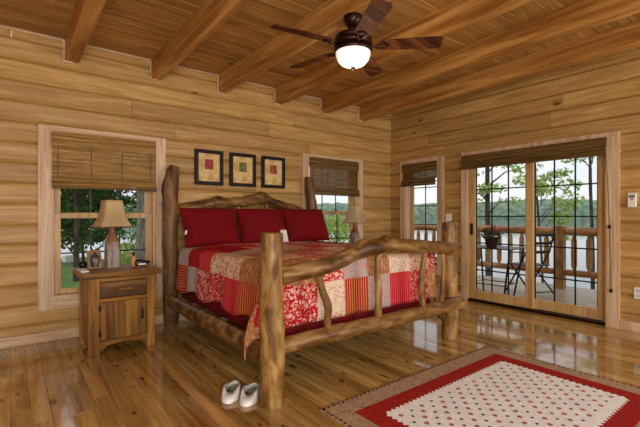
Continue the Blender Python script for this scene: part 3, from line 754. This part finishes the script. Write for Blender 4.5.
for j in range(-8, 9):
    for i in range(-8, 9):
        x, y = i*dx + (dx*.5 if j % 2 else 0), j*dx*.5
        if abs(x) < fx-.035 and abs(y) < fy-.03:
            big = (i + j//2) % 2 == 0
            dot(x, y, .0165 if big else .011, 3 if big else 4, 6, (i*.7+j))
for k in range(50):
    x = lerp(-hx+.02, hx-.02, k/49)
    for y in (-hy+.012, hy-.012): mb.box(x-.011, x+.011, y-.009, y+.009, .0095, .0108, 5)
for k in range(36):
    y = lerp(-hy+.02, hy-.02, k/35)
    for x in (-hx+.012, hx-.012): mb.box(x-.009, x+.009, y-.011, y+.011, .0095, .0108, 5)
for k in range(150):   # woven flecks in the beige border
    x, y = R.uniform(-hx, hx), R.choice((-1, 1))*R.uniform(.56, .68)
    if k % 2: x, y = R.choice((-1, 1))*R.uniform(.84, .94), R.uniform(-hy+.03, hy-.03)
    mb.box(x-.006, x+.006, y-.005, y+.005, .0095, .0105, R.choice((3, 5)))
o = mb.build('area_rug', [m_beige, m_rred, m_cream, m_rpink, m_rdark, m_rbrown], loc=(-2.63, -3.36, .001))
tag(o, 'cream dotted area rug with red and beige borders on the floor', 'rug')

# ------------------------------------------------------------------ ceiling fan
fan = thing('ceiling_fan', 'dark bronze ceiling fan with five wooden blades and a lit glass bowl', 'ceiling fan', (-3.044, -2.357, 2.709))
m_blade = wood('fan_blade_wood', (56,30,18), (92,52,30), (116,70,42), 0, rough=.65, knots=.97, cross=20, vary=.1, spec=.06)
mb = MB(); mb.lathe([(.072, 0), (.074, -.012), (.066, -.045), (.048, -.075), (.03, -.09)]); mb.build('canopy', m_dark, fan)
mb = MB(); mb.lathe([(.012, -.085), (.012, -.125), (.03, -.13), (.032, -.15)], n=14); mb.build('downrod', m_dark, fan)
mb = MB(); mb.lathe([(.03, -.128), (.10, -.138), (.135, -.155), (.142, -.175), (.135, -.18), (.135, -.19), (.145, -.195), (.148, -.215), (.13, -.235), (.10, -.24)], n=36); mb.build('motor_housing', m_dark, fan)
mb = MB()
for i in range(24):
    a = 2*PI*i/24; mb.box(-.004, .004, -.006, .006, 0, .05)
    k = len(mb.v) - 8
    for j in range(k, k+8):
        x, y, z = mb.v[j]; mb.v[j] = (math.cos(a)*(.118 + x) - math.sin(a)*y, math.sin(a)*(.118 + x) + math.cos(a)*y, -.19 + z)
mb.build('vent_ribs', m_brass, fan)
mb = MB(); mb.lathe([(.10, -.238), (.138, -.245), (.145, -.262), (.136, -.275)], n=36); mb.build('light_fitter', m_dark, fan)
n_ = NT('lit_bowl_glass', .3, (1, .97, .9, 1)); n_.b.inputs['Emission Color'].default_value = (1, .96, .9, 1); n_.b.inputs['Emission Strength'].default_value = .6
m_bowl = n_.mat
mb = MB(); mb.lathe([(.132, -.27), (.131, -.292), (.119, -.328), (.092, -.359), (.05, -.378), (.012, -.384)], n=36); mb.build('light_bowl', m_bowl, fan)
mb = MB(); mb.lathe([(.014, -.381), (.02, -.388), (.012, -.401), (.004, -.411)], n=14); mb.build('finial', m_dark, fan)
for k in range(5):
    a = math.radians(171.8) - k*2*PI/5
    M = Matrix.Rotation(a, 4, 'Z') @ Matrix.Translation((0, 0, -.224)) @ Matrix.Rotation(math.radians(-13), 4, 'X')
    mb = MB(); out = []
    prof = [(.20, .045), (.23, .056), (.40, .063), (.58, .067), (.63, .064), (.655, .05)]
    poly = [(x, w) for x, w in prof] + [(x, -w) for x, w in prof[::-1]]
    mb.prism(poly, -.004, .004, lambda t, p, q: (p, q, t)); mb.v = [tuple(M @ Vector(p)) for p in mb.v]
    b = mb.build('blade', m_blade, fan)
    mb = MB(); mb.tube([(.12, 0, -.002), (.16, 0, -.016), (.19, .02, -.012), (.235, .03, -.009), (.255, 0, -.009), (.235, -.03, -.009), (.19, -.02, -.012), (.16, 0, -.016)], .008, 8)
    mb.v = [tuple(M @ Vector(p)) for p in mb.v]; mb.build('blade_bracket', m_dark, b)

# ------------------------------------------------------------------ wall fittings
def plate(nm, y, z, w, h, lab, cat):
    r = thing(nm, lab, cat, (-.001, y, z)); mb = MB(); mb.box(-.008, 0, -w/2, w/2, -h/2, h/2); mb.build('plate', m_white, r, bevel=.003); return r
r = plate('light_switch', -1.135, 1.165, .105, .118, 'white light switch plate between the narrow window and glass door', 'light switch')
for s in (-.024, .024):
    mb = MB(); mb.box(-.018, -.006, s-.005, s+.005, -.012, .012); mb.build('toggle', m_white, r, bevel=.002)
r = plate('wall_outlet', -3.375, .40, .075, .118, 'pale wall outlet low on the wall right of the glass door', 'outlet')
for s in (-.026, .026):
    mb = MB(); mb.box(-.0095, -.007, -.016, .016, s-.015, s+.015); k = mb.build('socket', flatmat('socket_grey', (200,196,188)), r, bevel=.001)
r = thing('thermostat', 'white thermostat on the wall right of the glass door', 'thermostat', (-.001, -3.325, 1.36))
mb = MB(); mb.box(-.028, 0, -.038, .038, -.075, .075); mb.build('body', m_white, r, bevel=.006)
mb = MB(); mb.box(-.030, -.0275, -.026, .026, .02, .055); mb.build('display', flatmat('display_grey', (130,134,130), .2), r)
mb = MB(); mb.box(-.031, -.0275, -.012, .006, .000, .012); mb.build('button', flatmat('red_mark', (180,40,40)), r)

# ------------------------------------------------------------------ outside: deck, railing, table, chair
mb = MB(); boards(mb, -7, 6, WT+.02, 2.55, .138, .142, 2.5, 5, lambda t, p, q: (p, t, -.03-q), .035, .003, .004)
tag(mb.build('deck', m_deckw), kind='structure')
RX = 2.28
rl = thing('deck_railing', 'log railing with turned spindles along the edge of the deck', 'railing', (RX, 0, -.03))
def rt(y0, y1, z, r, nm):
    ys = [y0, y0+.03] + [lerp(y0, y1, t/12) for t in range(1, 12)] + [y1-.03, y1]
    mb = MB(); mb.tube([(0, y, z) for y in ys], [r*.55, r*.9] + [r]*11 + [r*.9, r*.55], 12, bump=.06, seed=y0); mb.build(nm, m_raill, rl)
PY = [2.7, .15, -1.76, -4.6]
for y in PY:
    mb = MB(); mb.box(-.075, .075, y-.075, y+.075, 0, 1.06); mb.build('post', m_raillz, rl, bevel=.012)
for y0, y1 in zip(PY, PY[1:]):
    rt(y1+.07, y0-.07, .965, .07, 'top_rail'); rt(y1+.07, y0-.07, .27, .055, 'bottom_rail')
    n = int((y0-y1)/.205)
    for i in range(1, n):
        y = lerp(y0, y1, i/n)
        mb = MB(); mb.lathe([(.018, .30), (.022, .33), (.042, .39), (.045, .6), (.042, .82), (.022, .88), (.018, .92)], (0, y, 0), 10); mb.build('spindle', m_raillz, rl)
tb = thing('patio_table', 'small black metal patio table on the deck', 'table', (.72, -1.38, -.03), .1)
mb = MB(); mb.box(-.3, .3, -.42, .3, .735, .75); mb.build('table_top', m_black, tb, bevel=.004)
for x in (-.27, .27):
    for y in (-.39, .27):
        mb = MB(); mb.tube([(x*.7, y*.7, 0), (x, y, .735)], .014, 8); mb.build('leg', m_black, tb)
mb = MB(); mb.tube([(-.2, -.28, .2), (.2, -.28, .2), (.2, .2, .2), (-.2, .2, .2), (-.2, -.28, .2)], .008, 6); mb.build('brace', m_black, tb)
pt = thing('flower_pot', 'pot of pink flowers on the patio table', 'potted plant', (.68, -1.42, .721))
mb = MB(); mb.lathe([(.07, 0), (.075, .01), (.10, .12), (.108, .125), (.108, .15), (.095, .15), (.09, .13)], n=18); mb.build('pot', flatmat('pot_brown', (70,46,34)), pt)
def leaves(mb, c, rad, n, size, rng, flat=1.0, mat=0):
    c = Vector(c)
    for _ in range(n):
        while True:
            p = Vector((rng.uniform(-1,1), rng.uniform(-1,1), rng.uniform(-1,1)))
            if .15 < p.length < 1: break
        q = c + Vector((p.x*rad[0], p.y*rad[1], p.z*rad[2]))
        a = Vector((rng.gauss(0,1), rng.gauss(0,1), rng.gauss(0,.7))).normalized(); b = a.cross(Vector((rng.gauss(0,1), rng.gauss(0,1), rng.gauss(0,1)))).normalized()
        s = size*rng.uniform(.6, 1.2)
        mb.add([q - a*s, q + b*s*.45, q + a*s, q - b*s*.45], [(0,1,2,3)], mat, rng.random())
rg = random.Random(3)
mb = MB(); leaves(mb, (0,0,.20), (.16,.16,.10), 260, .035, rg); mb.build('foliage', m_green, pt, fix=False)
mb = MB(); leaves(mb, (0,0,.27), (.15,.15,.07), 70, .026, rg); mb.build('blossom', m_pink, pt, fix=False)
ch = thing('folding_chair', 'black metal folding chair beside the patio table', 'chair', (1.42, -1.66, -.03), 2.75)
for s in (-.22, .22):
    mb = MB(); mb.tube([(s, -.28, 0), (s, .02, .45), (s, .16, .68), (s, .24, .95)], .013, 8); mb.build('frame', m_black, ch)
    mb = MB(); mb.tube([(s*.92, .28, 0), (s*.92, -.2, .45)], .013, 8); mb.build('leg', m_black, ch)
    mb = MB(); mb.tube([(s*1.08, -.2, .45), (s*1.08, -.18, .64), (s*1.08, .15, .66)], .011, 8); mb.build('armrest', m_black, ch)
mb = MB(); mb.box(-.215, .215, -.24, .17, .445, .46); mb.build('seat', m_black, ch, bevel=.004)
for z in (.66, .80, .93):
    mb = MB(); y = .16 + (z-.68)/.27*.08; mb.box(-.22, .22, y-.006, y+.006, z-.022, z+.022); mb.build('back_slat', m_black, ch, bevel=.003)
mb = MB(); mb.tube([(-.2, .22, .05), (.2, .22, .05)], .009, 6); mb.build('stretcher', m_black, ch)

# ------------------------------------------------------------------ landscape
LZ = -4.2
def gz(x, y):
    n = max(0, min(1, (y-1)/6))*max(0, min(1, (3-x)/5))      # bank beside the house on the window side
    base = lerp(-2.6 - max(0, x-3)*.14, -.75, n)
    d = max(0, (y-(9 if x > 3 else 9+min(8, (3-x)*2))))*.30
    return max(-4.6, base - d) + .12*noise.noise(Vector((x*.4, y*.4, 0)))
mb = MB(); vs = []; NX, NY = 60, 60
for j in range(NY+1):
    for i in range(NX+1):
        x, y = lerp(-30, 16, i/NX), lerp(-22, 36, j/NY); vs.append((x, y, gz(x, y)))
mb.add(vs, [(j*(NX+1)+i, j*(NX+1)+i+1, (j+1)*(NX+1)+i+1, (j+1)*(NX+1)+i) for j in range(NY) for i in range(NX)], smooth=True)
n_ = NT('grass_bank', .9); a_ = n_.noise(n_.map(n_.obj(), (3, 3, 3)), 1, 6, .7).outputs['Fac']; n_.color(n_.ramp(a_, [(.3, srgb(52,84,34)), (.55, srgb(92,128,54)), (.75, srgb(130,150,80))]))
n_.bump(a_, .8, .1)
tag(mb.build('ground', n_.mat), kind='structure')
mb = MB(); mb.add([(-1500, -1500, LZ), (1500, -1500, LZ), (1500, 1500, LZ), (-1500, 1500, LZ)], [(0,1,2,3)])
n_ = NT('lake_water', .06, srgb(60, 78, 80)); w_ = n_.noise(n_.map(n_.obj(), (.5, .5, .5)), 1, 3).outputs['Fac']; n_.bump(w_, .10, .06)
tag(mb.build('lake', n_.mat), kind='structure')
# wooded far shore
mb = MB(); rs = []
NA = 260
for k, (d, hz) in enumerate(((760, 0), (765, .45), (780, .72), (820, .9), (900, 1.0), (1000, .7))):
    ring = []
    for i in range(NA+1):
        a = math.radians(lerp(-40, 130, i/NA))
        hh = 33 + 9*noise.noise(Vector((a*3, 0, 0))) + 4.5*noise.noise(Vector((a*24, 3, 0))) + 4*noise.noise(Vector((a*90, k*2, 0)))
        ring.append((d*math.sin(a) - 5, d*math.cos(a) - 5, LZ - .3 + hh*hz))
    rs.append(ring)
mb.rings(rs, closed=False, cap=(False, False))
n_ = NT('far_forest_hazed', 1.0, spec=0); a_ = n_.noise(n_.map(n_.obj(), (.12, .12, .16)), 1, 6, .7).outputs['Fac']
n_.color(n_.ramp(a_, [(.35, srgb(92,114,104)), (.5, srgb(128,150,130)), (.68, srgb(164,182,156))]))  # distance haze painted into the forest colour: paler, bluish greens
tag(mb.build('hill', n_.mat, fix=False), kind='structure')

def leafmat(name, c, c2):
    n = NT(name, .6, spec=.2); r = n.attr('rnd').outputs['Fac']; n.color(n.ramp(r, [(0, srgb(*c)), (1, srgb(*c2))]))
    tr = n.new('ShaderNodeBsdfTranslucent'); n.link(n.b.inputs['Base Color'].links[0].from_socket, tr.inputs[0])
    mx = n.new('ShaderNodeMixShader'); mx.inputs[0].default_value = .4; n.link(n.b.outputs[0], mx.inputs[1]); n.link(tr.outputs[0], mx.inputs[2]); n.link(mx.outputs[0], n.out.inputs[0]); return n.mat
m_lfd = leafmat('leaf_dark', (30,58,26), (78,112,50)); m_lfl = leafmat('leaf_light', (140,172,80), (204,216,136)); m_lfm = leafmat('leaf_mid', (70,110,44), (128,160,78))
m_trunk = wood('tree_bark', (58,50,42), (88,78,66), (116,106,92), 2, rough=.9, cross=9, along=3, knots=.9)
m_trunkp = wood('tree_bark_pale', (110,104,94), (146,138,126), (178,172,160), 2, rough=.9, cross=9, along=3, knots=.9)
def tree(x, y, h, tr, clusters, lm, lab, seed, tm=m_trunk, size=.14, nl=260, z=None):
    rg = random.Random(seed); z0 = gz(x, y) - .1 if z is None else z
    t = thing('tree', lab, 'tree', (x, y, z0), 0, 'trees beside the lake')
    mb = MB(); ps = spline([(0,0,0), (.1*rg.uniform(-1,1), 0, h*.35), (.15*rg.uniform(-1,1), .1, h*.7), (.2*rg.uniform(-1,1), .1, h)], 6)
    mb.tube(ps, interp([tr*1.2, tr, tr*.8, tr*.3], len(ps)), 10, bump=.08, seed=seed); mb.build('trunk', tm, t)
    mb = MB(); lf = MB()
    for (cx, cy, cz, r0, r1, k) in clusters:
        mb.tube([(0, 0, max(.3, cz - r1*.9 - .3)), (cx*.5, cy*.5, cz - r1*.3), (cx, cy, cz)], [tr*.35, tr*.22, tr*.08], 6)
        leaves(lf, (cx, cy, cz), (r0, r0, r1), int(nl*k), size, rg)
    mb.build('branch', tm, t); lf.build('foliage', lm, t, fix=False)
    return t
def at(px, d):
    a = math.radians(37.9); F = (math.sin(a), math.cos(a)); Rr = (math.cos(a), -math.sin(a)); k = (px-320)/396
    return -5.09 + d*(F[0]+k*Rr[0]), -4.576 + d*(F[1]+k*Rr[1])
def crown(h0, h1, r, n, seed, spread=1.0, k=1.0, r1=None):
    rg = random.Random(seed); out = []
    for _ in range(n):
        a = rg.uniform(0, 2*PI); q = rg.uniform(.1, 1)**.5*spread
        out.append((q*math.cos(a), q*math.sin(a), rg.uniform(h0, h1), r*rg.uniform(.7, 1.2), (r1 or r*.5)*rg.uniform(.7, 1.2), k))
    return out
# beyond the glass door (ground there is about 3.5 m below the deck)
x, y = at(489, 15); tree(x, y, 9.5, .10, crown(4.9, 8.4, .6, 13, 1, 1.5, .26, .2), m_lfl, 'tree with dark trunk and thin pale leaves seen through the left door panel', 21, size=.10)
x, y = at(541, 12); tree(x, y, 8.0, .035, crown(3.6, 7.6, .4, 13, 2, .8, .26, .2), m_lfl, 'slender young leafy tree seen behind the deck post through the right door panel', 22, size=.09)
x, y = at(592, 15); tree(x, y, 9.5, .07, crown(6.4, 9.0, .5, 6, 3, .8, .26, .2), m_lfl, 'tree with bare dark trunk at the far right of the glass door', 23, size=.10)
x, y = at(474, 19); tree(x, y, 8.5, .05, crown(2.4, 7.5, .6, 12, 4, .9, .25, .3), m_lfl, 'leafy sapling at the left edge of the glass door', 24, size=.11)
# beyond the back windows
x, y = at(336, 17); tree(x, y, 4.6, .07, crown(1.6, 4.1, .7, 22, 5, 1.2, .5), m_lfl, 'bushy light green tree outside the window right of the pictures', 25, size=.11)
x, y = at(139, 10); tree(x, y, 8, .10, crown(3.2, 6.0, .7, 14, 6, 1.2, .4), m_lfm, 'tree with grey trunk outside the left window, right of the lamp', 26, tm=m_trunkp, size=.09)
x, y = at(76, 11.5); tree(x, y, 7, .07, crown(.9, 5.5, .8, 26, 7, 1.2, .55), m_lfd, 'dark leafy tree outside the left window, left of the lamp', 27, size=.09)
x, y = at(112, 19.5); tree(x, y, 9, .1, crown(2.6, 7, 1.0, 26, 8, 1.7, .6), m_lfd, 'dark leafy tree outside the left window, directly behind the lamp shade', 28, size=.12)
x, y = at(150, 29); tree(x, y, 9, .1, crown(3.0, 7, 1.1, 26, 9, 1.8, .6), m_lfm, 'tree farthest out on the bank, outside the right side of the left window', 29, size=.13)
x, y = at(130, 15.2); tree(x, y, 1.3, .03, crown(.5, 1.0, .5, 8, 10, .5, .5), m_lfl, 'low light green bush on the bank outside the left window', 30, size=.08)
x, y = at(84, 16); tree(x, y, 4.2, .05, crown(1.0, 3.9, .9, 22, 11, 1.3, .9), m_lfd, 'dense dark shrub by the water outside the lower left of the left window', 31, size=.13)
x, y = at(68, 16.5); mb = MB(); mb.box(-.18, .18, -.15, .15, 0, .3)
tag(mb.build('white_crate', m_white, loc=(x, y, gz(x, y)-.04), rot=(0, 0, .4), bevel=.03), 'white box on the grass outside the left window', 'box')

# ------------------------------------------------------------------ light
w = bpy.data.worlds.new('overcast'); scn.world = w; w.use_nodes = True
t = w.node_tree; bg = t.nodes['Background']
tc = t.nodes.new('ShaderNodeTexCoord'); nz = t.nodes.new('ShaderNodeTexNoise'); nz.inputs['Scale'].default_value = 2.5; nz.inputs['Detail'].default_value = 4
rp = t.nodes.new('ShaderNodeValToRGB'); rp.color_ramp.elements[0].position = .3; rp.color_ramp.elements[0].color = (.80, .86, .92, 1); rp.color_ramp.elements[1].position = .65; rp.color_ramp.elements[1].color = (1, 1, 1, 1)
t.links.new(tc.outputs['Generated'], nz.inputs['Vector']); t.links.new(nz.outputs['Fac'], rp.inputs[0]); t.links.new(rp.outputs[0], bg.inputs['Color'])
bg.inputs['Strength'].default_value = 1.08
def area(nm, loc, rot, sx, sy, p, c):
    l = bpy.data.lights.new(nm, 'AREA'); l.shape = 'RECTANGLE'; l.size = sx; l.size_y = sy; l.energy = p; l.color = c
    o = bpy.data.objects.new(nm, l); col.objects.link(o); o.location = loc; o.rotation_euler = rot; return o
area('fill_light_front', (-5.6, YF-.05, 1.42), (PI/2, 0, 0), 2.1, 1.3, 145, (1, .98, .94))  # added fill light at an unseen front wall opening, brightens the room
area('fill_light_front', (-1.2, YF-.05, 1.42), (PI/2, 0, 0), 1.8, 1.3, 78, (1, .98, .94))  # second added fill, at the other unseen front opening
area('fill_light_left', (XL-.05, -4.65, 1.45), (PI/2, 0, -PI/2), 1.4, 1.0, 20, (1, .98, .95))  # weak added fill at the unseen left wall opening
l = bpy.data.lights.new('fan_bulb', 'POINT'); l.energy = 8; l.color = (1, .82, .58); l.shadow_soft_size = .12
o = bpy.data.objects.new('fan_bulb', l); col.objects.link(o); o.location = (-3.044, -2.357, 2.23)

# ------------------------------------------------------------------ camera
cam = bpy.data.cameras.new('camera'); co = bpy.data.objects.new('camera', cam); col.objects.link(co)
co.location = (-5.09, -4.576, 1.2); co.rotation_euler = (PI/2, 0, -math.radians(37.9))
cam.sensor_width = 36; cam.lens = 396/640*36; cam.shift_y = 2/640; cam.clip_end = 3000; cam.clip_start = .05
scn.camera = co
scn.view_settings.view_transform = 'Standard'; scn.view_settings.look = 'None'; scn.view_settings.gamma = 1; scn.view_settings.use_curve_mapping = False
scn.view_settings.exposure = 0
scn.cycles.use_denoising = True
scn.cycles.max_bounces = 8; scn.cycles.transparent_max_bounces = 16
